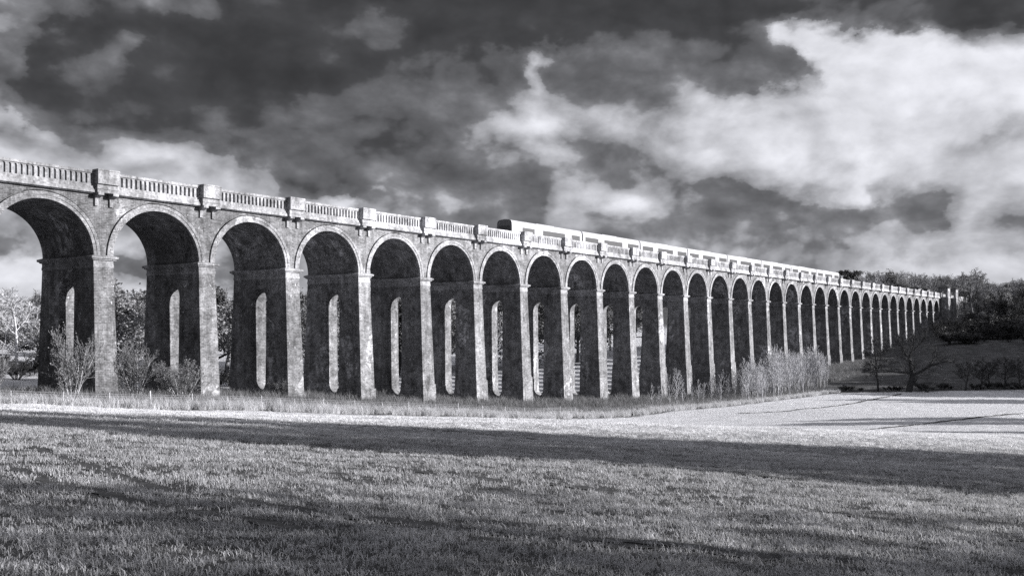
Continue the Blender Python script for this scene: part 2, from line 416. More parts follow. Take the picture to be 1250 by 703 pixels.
def pier_mesh(k):
    xg = k * P_ + 1
    zg = h(xg, 0); zb = min(zg, h(xg, W_)) - 1.6
    ztop = ZS - .3
    zo1 = 4.45; zo0 = zg + .75; ow = 2.45
    hole = zo1 - zo0 > 4.0
    lev = {ztop, zb}
    if zb < -7.05: lev |= {-7.0, -7.001}
    if hole:
        for i in range(13):
            t = math.pi / 2 * i / 12
            lev.add(zo1 - ow / 2 + ow / 2 * math.sin(t)); lev.add(zo0 + ow / 2 - ow / 2 * math.sin(t))
    for z in np.arange(zb, ztop, 2.5): lev.add(float(z))
    lev = sorted(lev)
    def off(z):
        s = (ZS - z); pl = .10 if z < -7.0005 else 0.
        return s * .0145 + pl, s * .048 + pl
    def hw(z):
        if not hole or z >= zo1 - 1e-6 or z <= zo0 + 1e-6: return 0.
        if z > zo1 - ow / 2: return math.sqrt(max(0, (ow/2)**2 - (z - zo1 + ow/2)**2))
        if z < zo0 + ow / 2: return math.sqrt(max(0, (ow/2)**2 - (z - zo0 - ow/2)**2))
        return ow / 2
    m = MB(); yc = W_ / 2
    for z0, z1 in zip(lev[:-1], lev[1:]):
        (a0, b0), (a1, b1) = off(z0), off(z1); w0, w1 = hw(z0), hw(z1)
        xl0, xr0, xl1, xr1 = -a0, T_ + a0, -a1, T_ + a1
        yf0, yb0, yf1, yb1 = -b0, W_ + b0, -b1, W_ + b1
        m.poly([(xl0, yf0, z0), (xr0, yf0, z0), (xr1, yf1, z1), (xl1, yf1, z1)])
        m.poly([(xr0, yb0, z0), (xl0, yb0, z0), (xl1, yb1, z1), (xr1, yb1, z1)])
        for x0, x1, fl in ((xl0, xl1, False), (xr0, xr1, True)):
            if w0 == 0 and w1 == 0 :
                qs = [[(x0, yb0, z0), (x0, yf0, z0), (x1, yf1, z1), (x1, yb1, z1)]]
            else:
                qs = [[(x0, yc - w0, z0), (x0, yf0, z0), (x1, yf1, z1), (x1, yc - w1, z1)],
                      [(x0, yb0, z0), (x0, yc + w0, z0), (x1, yc + w1, z1), (x1, yb1, z1)]]
            for q in qs: m.poly(q[::-1] if fl else q)
        if w0 or w1:
            m.poly([(xl0, yc - w0, z0), (xl1, yc - w1, z1), (xr1, yc - w1, z1), (xr0, yc - w0, z0)])
            m.poly([(xr0, yc + w0, z0), (xr1, yc + w1, z1), (xl1, yc + w1, z1), (xl0, yc + w0, z0)])
    return m.build('pier', M_brick)
def impost_mesh():
    m = MB()
    prof = [(ZS - 1.05, .0), (ZS - 1.0, .045), (ZS - .78, .05), (ZS - .72, .02), (ZS - .42, .03), (ZS - .36, .20), (ZS - .28, .22), (ZS - .22, .36), (ZS - .04, .38), (ZS + .10, .02)]
    for (z0, o0), (z1, o1) in zip(prof[:-1], prof[1:]):
        def ringp(z, o):
            a, b = max(0, ZS - z) * .0145, max(0, ZS - z) * .048
            return [(-a-o, -b-o, z), (T_+a+o, -b-o, z), (T_+a+o, W_+b+o, z), (-a-o, W_+b+o, z)]
        A, B = ringp(z0, o0), ringp(z1, o1)
        for i in range(4):
            j = (i + 1) % 4; m.poly([A[i], A[j], B[j], B[i]])
    return m.build('impost', M_impost)
M_impost = mat_masonry('grimy_stone', .27, .45, .6, brick=False)
PW = 2.1                             # pilaster width
def parapet_mesh():
    m = MB(); x0, x1 = T_ / 2 + PW / 2 - .1, P_ + T_ / 2 - PW / 2 + .1
    xa, xb = T_ / 2, P_ + T_ / 2
    m.box(x0, x1, -.36, .02, 12.46, 12.82)           # plinth course
    m.box(x0, x1, -.43, .04, 13.76, ZT)             # coping
    m.frust((x0, x1, -.30, .0, 12.0), (x0, x1, -.46, .0, 12.08))
    m.box(x0, x1, -.50, .003, 12.08, 12.38)           # cornice
    m.frust((x0, x1, -.50, .003, 12.38), (x0, x1, -.38, .003, 12.46))
    return m.build('parapet', M_stone)
def balus_mesh():
    m = MB(); x0, x1 = T_ / 2 + PW / 2 - .1, P_ + T_ / 2 - PW / 2 + .1
    y0, y1, za, zb = -.33, -.03, 12.815, 13.765
    n = 18; s0, s1 = .42, .16
    pit = (x1 - x0 - s0 - s1) / n; ow = pit * .52; zc = 13.70
    def wall(xa, xb):
        for yy in (y0, y1): m.poly([(xa, yy, za), (xb, yy, za), (xb, yy, zb), (xa, yy, zb)][::1 if yy == y0 else -1])
    x = x0 + s0; wall(x0, x)
    for i in range(n):
        a = x + (pit - ow) / 2; b = a + ow; wall(x, a); wall(b, x + pit)
        zs_ = zc - ow / 2; ns = 6
        pts = [(a, za)] + [((a+b)/2 - ow/2 * math.cos(math.pi * j / ns), zs_ + ow/2 * math.sin(math.pi * j / ns)) for j in range(ns + 1)] + [(b, za)]
        for (xa, z_a), (xb, z_b) in zip(pts[:-1], pts[1:]):
            m.poly([(xa, y0, z_a), (xa, y1, z_a), (xb, y1, z_b), (xb, y0, z_b)])
            if abs(xa - xb) > 1e-6:
                for yy in (y0, y1): m.poly([(xa, yy, z_a), (xb, yy, z_b), (xb, yy, zb), (xa, yy, zb)][::1 if yy == y0 else -1])
        x += pit
    wall(x, x1)
    return m.build('balustrade', M_stone)
def pilaster_mesh():
    m = MB(); c = T_ / 2; a, b = c - PW / 2, c + PW / 2
    m.box(a, b, -.95, .0, 12.84, 14.02)
    m.frust((a - .03, b + .03, -.99, .03, 14.02), (a + .03, b - .03, -.93, .03, 14.15))
    m.box(a + .06, b - .06, -.74, .0, 12.10, 12.84)
    m.box(a + .02, b - .02, -.80, .0, 12.40, 12.52)
    return m.build('pilaster', M_stone)
def corbel_mesh():
    m = MB(); c = .27
    m.box(-c, c, -.88, .0, 11.86, 12.097)
    m.frust((-c * .9, c * .9, -.24, .0, 11.66), (-c * .95, c * .95, -.80, .0, 11.86))
    m.box(-.17, .17, -.17, .0, 10.95, 11.66)
    return m.build('corbel', M_stone)
me_arch, me_ring, me_imp = arch_mesh(), ring_mesh(), impost_mesh()
me_par, me_bal, me_pil, me_cor = parapet_mesh(), balus_mesh(), pilaster_mesh(), corbel_mesh()
for k in KS:
    ox = (k * P_, 0, 0)
    pr = link('pier', pier_mesh(k), via, ox)
    link('impost', me_imp, pr)
    ar = link('arch', me_arch, via, ox); link('arch_ring', me_ring, ar)
    pp = link('parapet', me_par, via, ox); link('balustrade', me_bal, pp)
    pl = link('pilaster', me_pil, via, ox)
    for cx in (T_ / 2 - PW / 2 + .34, T_ / 2 + PW / 2 - .34): link('corbel', me_cor, pl, (cx, 0, 0))
    # rear parapet, turned round
    rp = link('parapet', me_par, via, (k * P_ + P_ + T_, W_, 0)); rp.rotation_euler = (0, 0, math.pi)
    link('balustrade', me_bal, rp)
    rpl = link('pilaster', me_pil, via, (k * P_ + T_, W_, 0)); rpl.rotation_euler = (0, 0, math.pi)
xe = 32 * P_
m = MB(); m.box(-4 * P_ + T_ / 2, xe + 60, .06, W_ - .06, 11.95, 12.35); link('deck', m.build('deck', M_ballast), via)
for yy in (2.3, 3.74, 5.2, 6.64):
    m = MB(); m.box(-4 * P_ + T_ / 2, xe + 60, yy, yy + .07, 12.35, 12.62); link('rail', m.build('rail', M_rail), via)
# far abutment with four projecting tower bases
m = MB(); zb = -2.5
m.box(xe + .002, xe + 50, .004, W_ - .004, zb, 12.0)
for yy0, yy1 in ((-.35, .0), (W_, W_ + .35)):
    m.box(xe + 6.5, xe + 17.5, yy0, yy1, 11.99, 13.9); m.box(xe + 22.5, xe + 50, yy0, yy1, 11.98, 13.9)
    m.box(xe + T_, xe + 2.0, yy0, yy1, 11.99, 13.9)
for x0 in (2.0, 18.0):
    for y0, y1 in ((-3.0, .6), (W_ - .6, W_ + 3.0)):
        m.frust((xe + x0 - .3, xe + x0 + 4.8, y0 - .3, y1 + .3, zb), (xe + x0 + .001, xe + x0 + 4.5, y0, y1, 12.3))
link('abutment', m.build('abutment', M_brick), via)
def pavilion(x0, y0, label):
    e = empty('pavilion', (x0, y0, 12.3)); tag(e, label, 'pavilion', 'stone pavilions at the far end of the viaduct')
    m = MB(); L, D, Hh = 4.3, 3.4, 4.0
    # walls with a doorway in each long face and an arched slot in each end
    t = .35
    for (a, b, c, d) in ((0, 1.5, 0, t), (L - 1.5, L, 0, t), (0, 1.5, D - t, D), (L - 1.5, L, D - t, D), (0, t, t, .8), (0, t, D - .8, D - t), (L - t, L, t, .8), (L - t, L, D - .8, D - t)):
        m.box(a, b, c, d, 0, 2.7)
    m.box(0, L, 0, D, 2.7, Hh)
    m.box(-.12, L + .12, -.12, D + .12, -.05, .35)
    link('wall', m.build('wall', M_stone), e)
    m = MB(); m.box(-.35, L + .35, -.35, D + .35, Hh - .25, Hh + .02); link('cornice', m.build('cornice', M_stone), e)
    m = MB(); m.frust((-.85, L + .85, -.85, D + .85, Hh + .02), (1.4, L - 1.4, D / 2 - .05, D / 2 + .05, Hh + 1.15)); link('roof', m.build('roof', M_slate), e)
pavilion(xe + 2.1, -2.9, 'stone pavilion with low slate roof on the field side, directly past the last arch')
pavilion(xe + 18.1, -2.9, 'stone pavilion with low slate roof on the field side, rightmost of the four')
pavilion(xe + 2.1, W_ - .5, 'stone pavilion whose dark roof shows over the parapet, leftmost of the four')
pavilion(xe + 18.1, W_ - .5, 'stone pavilion whose dark roof shows over the parapet, second from left of the four')

# ------------------------------------------------------------------ train
def make_train():
    e = empty('electric_train', (67.4, 3.6, 12.62)); tag(e, 'white electric passenger train with tinted windows crossing the top of the viaduct', 'train')
    L, hw_, z0, z1 = 20.35, 1.4, .95, 3.1
    # body cross-section (y, z)
    sec = [(-1.33, .75), (-1.40, 1.1), (-1.40, 2.55), (-1.37, 3.05), (-1.25, 3.38), (-.95, 3.56), (0, 3.64), (.95, 3.56), (1.25, 3.38), (1.37, 3.05), (1.40, 2.55), (1.40, 1.1), (1.33, .75)]
    def body(cab):
        m = MB(); xs = [.0, L - .45] if not cab else [.0, .35, L - .45]
        sc = {0.: .985} if cab else {}
        rings = []
        for x in xs:
            s = sc.get(x, 1.); rings.append([(x, y * (s if s < 1 else 1) , .75 + (z - .75) * (s + .04 if s < 1 else 1)) for y, z in sec])
        n = len(sec)
        for A, B in zip(rings[:-1], rings[1:]):
            for i in range(n):
                j = (i + 1) % n; m.poly([A[i], B[i], B[j], A[j]])
        m.poly(rings[0]); m.poly(rings[-1][::-1])
        m.box(L - .45, L, -.9, .9, .9, 3.2)
        return m.build('coach', M_white)
    win = [(2.7, 3.3), (8.3, 6.4), (16.7, 2.6)]
    winm = [(.7, 4.3), (7.0, 6.4), (15.4, 4.1)]
    doors = [(6.35, 1.6), (14.9, 1.6)]; doorm = [(5.2, 1.6), (13.6, 1.6)]
    def strip(lst, za, zb, name, mat, out):
        for x, w in lst:
            for s in (SIDE,):
                m = MB()
                m.box(x, x + w, min(s * 1.36, s * out), max(s * 1.36, s * out), za, zb)
        return m.build(name, mat)
    me_b, me_c = body(False), body(True)
    m = MB(); m.box(.6, L - 1, -1.15, 1.15, .32, .752)
    for bx in (2.2, L - 4.6):
        for q in (0, 2.4):
            for s in (-.75, .75): 
                for i in range(10):
                    a, b = 2 * math.pi * i / 10, 2 * math.pi * (i + 1) / 10
                    c0 = (bx + q, s, .42)
                    m.poly([(c0[0], s, c0[2]), (c0[0] + .42 * math.cos(a), s, .42 + .42 * math.sin(a)), (c0[0] + .42 * math.cos(b), s, .42 + .42 * math.sin(b))])
    me_u = m.build('underframe', M_black)
    m = MB(); m.box(7.5, 12.5, -.7, .7, 3.4, 3.66); me_r = m.build('roof_unit', M_grey)
    me_wm, me_wc, me_dm, me_dc = [], [], [], []
    for SIDE in (-1, 1):            # each side's glazing and doors are pieces of their own
        me_wm += [strip([w], 1.62, 2.62, 'window', M_glass, 1.408) for w in winm]; me_wc += [strip([w], 1.62, 2.62, 'window', M_glass, 1.408) for w in win]
        me_dm += [strip([w], .9, 2.85, 'door', M_door, 1.404) for w in doorm]; me_dc += [strip([w], .9, 2.85, 'door', M_door, 1.404) for w in doors]
    m = MB(); m.poly([(-.012, y * .975, .75 + (z - .75) * 1.005) for y, z in sec]); 
    me_face = m.build('cab_front', M_cabend)
    m = MB(); m.box(-.05, .0, -.95, .95, 1.75, 2.75); me_ws = m.build('windscreen', M_glass)
    for i in range(8):
        cab = i == 0
        c = link('coach', me_c if cab else me_b, e, (i * L, 0, 0))
        for w in (me_wc if cab else me_wm): link('window', w, c)
        for d in (me_dc if cab else me_dm): link('door', d, c)
        link('underframe', me_u, c); link('roof_unit', me_r, c)
        if cab: link('cab_front', me_face, c); link('windscreen', me_ws, c)
make_train()

# ------------------------------------------------------------------ trees
def rot_about(d, ang, az, r):
    a = np.cross(d, (0, 0, 1.) if abs(d[2]) < .95 else (1., 0, 0)); a /= np.linalg.norm(a); b = np.cross(d, a)
    return d * math.cos(ang) + (a * math.cos(az) + b * math.sin(az)) * math.sin(ang)
def grow(seed, height, r0, kids, ang, ratio, up, wob, thick=2, sides=(8, 6, 4, 3, 3), minr=.012, first=.28, trunks=1, spread=.0, leafn=0, leafs=.2, leafcl=1.0, taper=.75, trunk_len=.8, lean=None):
    """branching skeleton -> (trunk+limb mesh builder, twig mesh builder, leaf mesh builder)"""
    r = np.random.default_rng(seed); A, B, C = MB(), MB(), MB(); tips = []
    def br(p, d, L, rad, lvl):
        ns = 4 if lvl < 2 else (3 if lvl < 3 else 2)
        pts = [p]; rr = [rad]
        for i in range(ns):
            d = d + r.normal(0, wob, 3) + np.array([0, 0, up[min(lvl, len(up)-1)]]); d /= np.linalg.norm(d)
            pts.append(pts[-1] + d * L / ns); rr.append(max(minr, rad * (1 - taper * (i + 1) / ns)))
        mb = A if lvl < thick else B
        for i in range(ns): mb.tube(pts[i], rr[i], pts[i+1], rr[i+1], sides[min(lvl, 4)])
        if lvl >= len(kids): tips.append((pts[-1], d)); return
        n = kids[lvl]; n = max(1, int(round(n * r.uniform(.8, 1.2))))
        az0 = r.uniform(0, 6.28)
        for i in range(n):
            t = first + (1 - first) * (i + r.uniform(.2, .9)) / n if lvl == 0 else .25 + .75 * (i + r.uniform(.1, .9)) / n
            t = min(t, .99); q = t * ns; j = int(q); f = q - j
            pos = pts[j] * (1 - f) + pts[j+1] * f; dd = pts[j+1] - pts[j]; dd = dd / np.linalg.norm(dd)
            rad2 = (rr[j] * (1 - f) + rr[j+1] * f)
            nd = rot_about(dd, ang[min(lvl, len(ang)-1)] * r.uniform(.7, 1.25), az0 + i * 2.4 + r.normal(0, .3), r)
            l2 = L * ratio[min(lvl, len(ratio)-1)] * r.uniform(.7, 1.2) * (1.15 - .55 * t if lvl == 0 else 1.1 - .4 * t)
            br(pos, nd, l2, max(minr, rad2 * r.uniform(.5, .72)), lvl + 1)
    for k in range(trunks):
        a = r.uniform(0, 6.28); d = np.array([math.cos(a) * spread, math.sin(a) * spread, 1.]) if k or spread and trunks > 1 else np.array([r.normal(0, .03), r.normal(0, .03), 1.])
        if lean is not None: d = d + np.array(lean)
        d /= np.linalg.norm(d)
        base = np.array([math.cos(a) * .12 * (trunks > 1), math.sin(a) * .12 * (trunks > 1), -.3])
        br(base, d, height * trunk_len * (r.uniform(.75, 1.05) if trunks > 1 else 1), r0 * (r.uniform(.6, 1) if trunks > 1 else 1), 0)
    if leafn:
        tp = np.array([t[0] for t in tips])
        for i in range(leafn):
            c = tp[r.integers(len(tp))] + r.normal(0, leafcl * .45, 3)
            if c[2] < .3: c[2] = .3 + r.uniform(0, .5)
            s = leafs * r.uniform(.6, 1.4); u = r.normal(0, 1, 3); u /= np.linalg.norm(u); w = np.cross(u, r.normal(0, 1, 3)); w /= np.linalg.norm(w) + 1e-9
            C.poly([c - u * s, c + w * s * .55, c + u * s, c - w * s * .55])
    return A, B, C
def variant(mats, **kw):
    A, B, C = grow(**kw); z = max(v[2] for v in (B.V or A.V))
    d = {'h': z, 'trunk': A.build('trunk', mats[0], True), 'twigs': B.build('branches', mats[1]) if B.V else None, 'leaf': C.build('crown', mats[2]) if C.V else None}
    return d
bare = dict(kids=(9, 6, 6, 4), ang=(.95, .75, .7, .6), ratio=(.52, .55, .55, .55), up=(.02, .05, .05, .04), wob=.10)
V_bare = [variant((M_bark, M_twig, None), seed=11 + i, height=10, r0=.24, minr=.022, **bare) for i in range(3)]
V_bare_dark = [variant((M_bark_dark, M_twig_dark, None), seed=21 + i, height=10, r0=.26, minr=.025, **bare) for i in range(3)]
V_pale = [variant((M_bark_pale, M_twig_pale, None), seed=31 + i, height=10, r0=.20, minr=.022, **bare) for i in range(2)]
lf = dict(kids=(10, 6, 5), ang=(1.05, .8, .8), ratio=(.5, .5, .5), up=(.0, .04, .03), wob=.12)
V_leafy = [variant((M_bark, M_twig, M_leaf), seed=41 + i, height=10, r0=.26, minr=.02, leafn=5200, leafs=.17, leafcl=.75, **lf) for i in range(3)]
V_dark = [variant((M_bark_dark, M_twig_dark, M_leaf_dark), seed=51 + i, height=10, r0=.28, minr=.02, leafn=6500, leafs=.2, leafcl=.9, first=.12, **lf) for i in range(3)]
con = dict(kids=(34, 7, 3), ang=(1.45, .8, .6), ratio=(.28, .4, .5), up=(.0, -.02, .0), wob=.04)
V_con = [variant((M_bark_dark, M_twig_dark, M_leaf_dark), seed=61, height=10, r0=.2, minr=.02, leafn=5000, leafs=.16, leafcl=.35, first=.1, trunk_len=1., **con)]
sap = dict(kids=(12, 5, 3), ang=(.5, .5, .5), ratio=(.36, .5, .5), up=(.02, .10, .06), wob=.05, trunk_len=.95)
V_sap = [variant((M_bark_pale, M_twig_pale, None), seed=71 + i, height=6, r0=.06, minr=.016, first=.15, thick=1, **sap) for i in range(5)]
shb = dict(kids=(9, 6, 3), ang=(.55, .55, .6), ratio=(.4, .5, .5), up=(.04, .08, .05), wob=.09, trunk_len=.85)
V_shrub = [variant((M_twig_pale, M_bark, M_leaf), seed=81 + i, height=5, r0=.06, minr=.013, trunks=[10, 13, 11][i], spread=[.32, .42, .55][i], first=.2, leafn=[900, 350, 2600][i], leafs=.07, leafcl=.3, thick=1, **shb) for i in range(3)]
V_scrub = [variant((M_bark_dark, M_twig_dark, M_leaf_dark), seed=91 + i, height=4, r0=.07, minr=.02, trunks=10, spread=.6, first=.2, leafn=[0, 1800][i], leafs=.13, leafcl=.4, thick=1, **shb) for i in range(2)]

rnd = random.Random(5)
def plant(var, x, y, height, label, cat='tree', name='bare_tree', group=None, wide=1., z=None, rz=None):
    z = h(x, y) if z is None else z
    e = empty(name, (x, y, z), rnd.uniform(0, 6.28) if rz is None else rz)
    s = height / var['h']; e.scale = (s * wide, s * wide, s)
    tag(e, label, cat, group)
    link('trunk', var['trunk'], e)
    if var['twigs']: link('branches', var['twigs'], e)
    if var['leaf']: link('crown', var['leaf'], e)
    return e
ORD = 'first second third fourth fifth sixth seventh eighth ninth tenth eleventh twelfth thirteenth fourteenth fifteenth sixteenth seventeenth eighteenth nineteenth twentieth'.split()
ORD += ['twenty-' + o for o in ORD[:9]] + ['thirtieth'] + ['thirty-' + o for o in ORD[:9]] + ['fortieth'] + ['forty-' + o for o in ORD[:9]] + ['fiftieth'] + ['fifty-' + o for o in ORD[:9]] + ['sixtieth'] + ['sixty-' + o for o in ORD[:9]] + ['seventieth'] + ['seventy-' + o for o in ORD[:9]] + ['eightieth'] + ['eighty-' + o for o in ORD[:9]]
def height_to(px, ptop, d):         # metres from the ground up to the sight line through a photograph row
    x, y = at(px, d); return -(ptop - VY) / F * d - h(x, y)
# --- shrubs in front of the near piers
for px, ptop, d, v, lab in ((88, 393, 79.5, 0, 'tall many-stemmed shrub with pale leaves before the leftmost whole pier'),
                            (166, 414, 87, 1, 'fan-shaped bare shrub of thin upright stems in the gap right of the first pier'),
                            (221, 437, 88.5, 2, 'low rounded leafy shrub at the foot of the second pier from the left'),
                            (150, 452, 92, 2, 'small dark shrub partly behind the fan-shaped bare shrub'),
                            (345, 461, 103, 2, 'small shrub with pale sprigs at the left foot of the third pier'),
                            (462, 474, 117, 2, 'low rounded shrub at the right foot of the fourth pier'),
                            (551, 478, 131, 1, 'small twiggy shrub between the fifth and sixth piers'),
                            (760, 478, 162, 2, 'low shrub at the foot of the ninth pier'),
                            (40, 470, 80, 2, 'low leafy shrub in the dry grass left of the tall many-stemmed shrub'),
                            (-8, 420, 82, 1, 'leaning bare shrub cut off by the left edge of the photo')):
    x, y = at(px, d); plant(V_shrub[v], x, y, height_to(px, ptop, d), lab, 'shrub', 'shrub', None, .72 if v != 2 else 1.0)
# --- trees behind the arches on the left
spec = [(V_pale[0], 22, 347, 160, 'pale-barked bare tree with spreading limbs left of the first pier'),
        (V_bare[0], -15, 352, 175, 'bare tree at the left edge of the photo behind the pale-barked one'),
        (V_bare[1], 48, 352, 185, 'bare grey tree just left of the first whole pier'),
        (V_leafy[0], 70, 380, 160, 'small leafy tree low behind the first whole pier'),
        (V_leafy[1], 168, 338, 182, 'big leafy tree seen through the gap right of the first pier'),
        (V_leafy[2], 146, 352, 175, 'leafy tree left of the big one in the gap right of the first pier'),
        (V_leafy[0], 186, 366, 172, 'dark leafy tree low in the gap right of the first pier'),
        (V_dark[1], 262, 352, 205, 'tall dark leafy tree in the gap right of the second pier'),
        (V_leafy[0], 276, 372, 182, 'light leafy tree low in the gap right of the second pier'),
        (V_bare[2], 290, 346, 190, 'bare tree rising behind the gap right of the second pier'),
        (V_leafy[1], 366, 345, 210, 'leafy tree in the narrow gap right of the third pier'),
        (V_leafy[0], 372, 382, 190, 'dark leafy tree low in the narrow gap right of the third pier'),
        (V_leafy[1], -5, 385, 168, 'rounded leafy tree at the left edge of the photo below the bare ones'),
        (V_leafy[2], 40, 392, 172, 'leafy tree low between the pale-barked tree and the first whole pier'),
        (V_leafy[2], 215, 360, 185, 'leafy tree seen above the opening of the second pier'),
        (V_bare[0], 320, 360, 190, 'bare tree hidden mostly by the third pier')]
for v, px, ptop, d, lab in spec:
    x, y = at(px, d); plant(v, x, y, height_to(px, ptop, d), lab, 'tree', 'leafy_tree' if v['leaf'] else 'bare_tree', 'trees behind the near arches', 1.15)
# low scrub under them
for i, px in enumerate(np.linspace(-20, 400, 22)):
    d = 162 + 14 * math.sin(i * 2.1); x, y = at(px, d)
    plant(V_scrub[i % 2], x, y, rnd.uniform(2.0, 3.6), f'dark low scrub bush, {ORD[i]} from the left in the row behind the near arches', 'bush', 'scrub_bush', 'scrub bushes behind the near arches', 1.3)
# trees of the far hedge seen through the pier openings
px_list = [(405, 355, 205), (430, 350, 215), (485, 362, 215), (500, 352, 230), (548, 362, 225), (560, 350, 240), (605, 366, 235), (620, 352, 250), (655, 368, 250), (670, 356, 262), (705, 372, 262), (722, 358, 280), (745, 372, 290), (770, 365, 300)]
for i, (px, ptop, d) in enumerate(px_list):
    x, y = at(px, d)
    plant((V_bare, V_leafy, V_dark)[i % 3][i % 3 if i % 2 else 0], x, y, height_to(px, ptop, d), f'tree glimpsed through the pier openings, {ORD[i]} from the left of that hedge', 'tree', 'hedgerow_tree', 'hedge trees seen through the pier openings', 1.1)
# --- sapling thicket before the middle piers
si = 0
thicket = []
for i in range(66):
    px = 908 + 102 * ((i + rnd.random()) / 66); top = 417 + 16 * rnd.random() + (10 if px > 1000 else 0) + (16 if px < 940 else 0)
    thicket.append((px, top, None))
for px, top in ((796, 466), (804, 470), (845, 468), (852, 462), (874, 464), (818, 455), (826, 448), (834, 462), (868, 458), (880, 450), (889, 456), (897, 449), (906, 462), (912, 452), (920, 446), (858, 466), (930, 440)): thicket.append((px, top, 1))
thicket.sort()
for i, (px, top, fl) in enumerate(thicket):
    Y = np.interp(px, [800, 850, 930, 1010], [-9, -12, -15, -16]) + rnd.uniform(-2.2, 4.0)
    a = (px - 625) / F; d = (Y + DC) / (fw[1] + a * rt[1]); x, y = at(px, d)
    plant(V_sap[i % 5], x, y, max(2., height_to(px, top, d)), f'pale bare sapling, {ORD[i]} from the left in the thicket by the middle piers', 'sapling', 'bare_sapling', 'pale saplings in front of the middle piers', .85)
# --- stream-side trees at the foot of the dark slope
oakA = MB(); oakB = MB(); ro = np.random.default_rng(3)
def limb(pts, r0, r1, sub=1, lv=0):
    pts = [np.array(p, float) for p in pts]; n = len(pts) - 1
    for i in range(n): oakA.tube(pts[i], r0 + (r1 - r0) * i / n, pts[i+1], r0 + (r1 - r0) * (i+1) / n, 7)
    for i in range(n):
        for _ in range(3):
            f = ro.uniform(.1, 1); p = pts[i] * (1-f) + pts[i+1] * f; d = pts[i+1] - pts[i]; d /= np.linalg.norm(d)
            d = rot_about(d, ro.uniform(.4, 1.0), ro.uniform(0, 6.28), None) + (0, 0, .3); L = ro.uniform(1.2, 2.6); q = p
            rr = max(.05, r1 * .7)
            for s_ in range(3):
                d = d + ro.normal(0, .2, 3); d /= np.linalg.norm(d); q2 = q + d * L / 3; oakB.tube(q, rr * (1 - .25*s_), q2, rr * (1 - .25*(s_+1)), 4)
                for _t in range(3):
                    e = rot_about(d, ro.uniform(.4, .9), ro.uniform(0, 6.28), None) + (0, 0, .1); e2 = q2 + e * ro.uniform(.6, 1.4)
                    oakB.tube(q2, .032, e2, .018, 3)
                    for _u in range(2): oakB.tube(e2, .022, e2 + rot_about(e, ro.uniform(.3, .8), ro.uniform(0, 6.28), None) * ro.uniform(.4, .9), .014, 3)
                q = q2
ux, uy = rt
def o3(r, z, d=0.): return (ux * r + fw[0] * d, uy * r + fw[1] * d, z)
limb([o3(-.3, -.4), o3(0, 1.6), o3(.5, 3.2), o3(.55, 4.0)], .70, .48)
limb([o3(.5, 3.6), o3(.2, 5.5, .3), o3(.0, 7.4, .2), o3(.7, 9.4), o3(.9, 11.2)], .42, .08)
limb([o3(.1, 6.3), o3(-1.1, 8.1), o3(-1.6, 9.8, .6)], .22, .06)
limb([o3(.4, 3.9), o3(-2.0, 4.1, -.5), o3(-4.5, 4.4, .3), o3(-6.8, 4.0)], .28, .07)
limb([o3(.55, 3.5), o3(2.6, 4.4, .4), o3(4.6, 5.6), o3(7.4, 6.4, -.5), o3(9.0, 6.2)], .32, .07)
limb([o3(3.4, 4.9), o3(4.6, 6.4), o3(5.2, 8.0)], .2, .06)
limb([o3(.3, 2.4), o3(2.0, 1.2, -.6), o3(3.6, -.1, -.6)], .25, .16)
limb([o3(.9, 8.6), o3(2.6, 10.2, .5), o3(3.6, 11.8)], .16, .05)
def pos_far(px, py): x, y, z, d = ground_at(px, py); return x, y
x, y = at(1111, 193)
e = empty('oak_tree', (x, y, h(x, y) - .1)); tag(e, 'dark bare oak with long level limbs standing by the stream below the slope', 'tree')
link('trunk', oakA.build('trunk', M_bark_dark, True), e); link('branches', oakB.build('branches', M_twig_dark), e)
for v, px, ptop, d, wd, lab in ((V_bare_dark[0], 1072, 408, 194, .75, 'slim dark bare tree left of the oak by the stream'),
        (V_bare_dark[1], 1179, 438, 197, 1.0, 'small dark bare tree right of the oak, leftmost of the stream-side group'),
        (V_bare_dark[2], 1196, 436, 199, .9, 'small dark bare tree, second of the stream-side group right of the oak'),
        (V_bare_dark[0], 1208, 440, 200, .9, 'small dark bare tree, third of the stream-side group right of the oak'),
        (V_bare_dark[1], 1226, 434, 198, 1.2, 'broad dark bare tree, fourth of the stream-side group right of the oak'),
        (V_bare_dark[2], 1247, 436, 201, 1.0, 'dark bare tree at the right edge of the photo by the stream')):
    x, y = at(px, d); plant(v, x, y, height_to(px, ptop, d), lab, 'tree', 'bare_tree', 'dark bare trees along the stream', wd)
for i, px in enumerate(np.concatenate([np.linspace(1018, 1050, 4), np.linspace(1082, 1098, 3), np.linspace(1128, 1160, 4), np.linspace(1190, 1262, 9)])):
    d = 193.5 + .03 * (px - 1018) + rnd.uniform(-1, 2.5); x, y = at(px, d)
    plant(V_scrub[(i * 3) % 2], x, y, rnd.uniform(.6, 1.6), f'low dark bush, {ORD[i]} from the left along the stream at the field end', 'bush', 'scrub_bush', 'low bushes along the stream', 1.6)
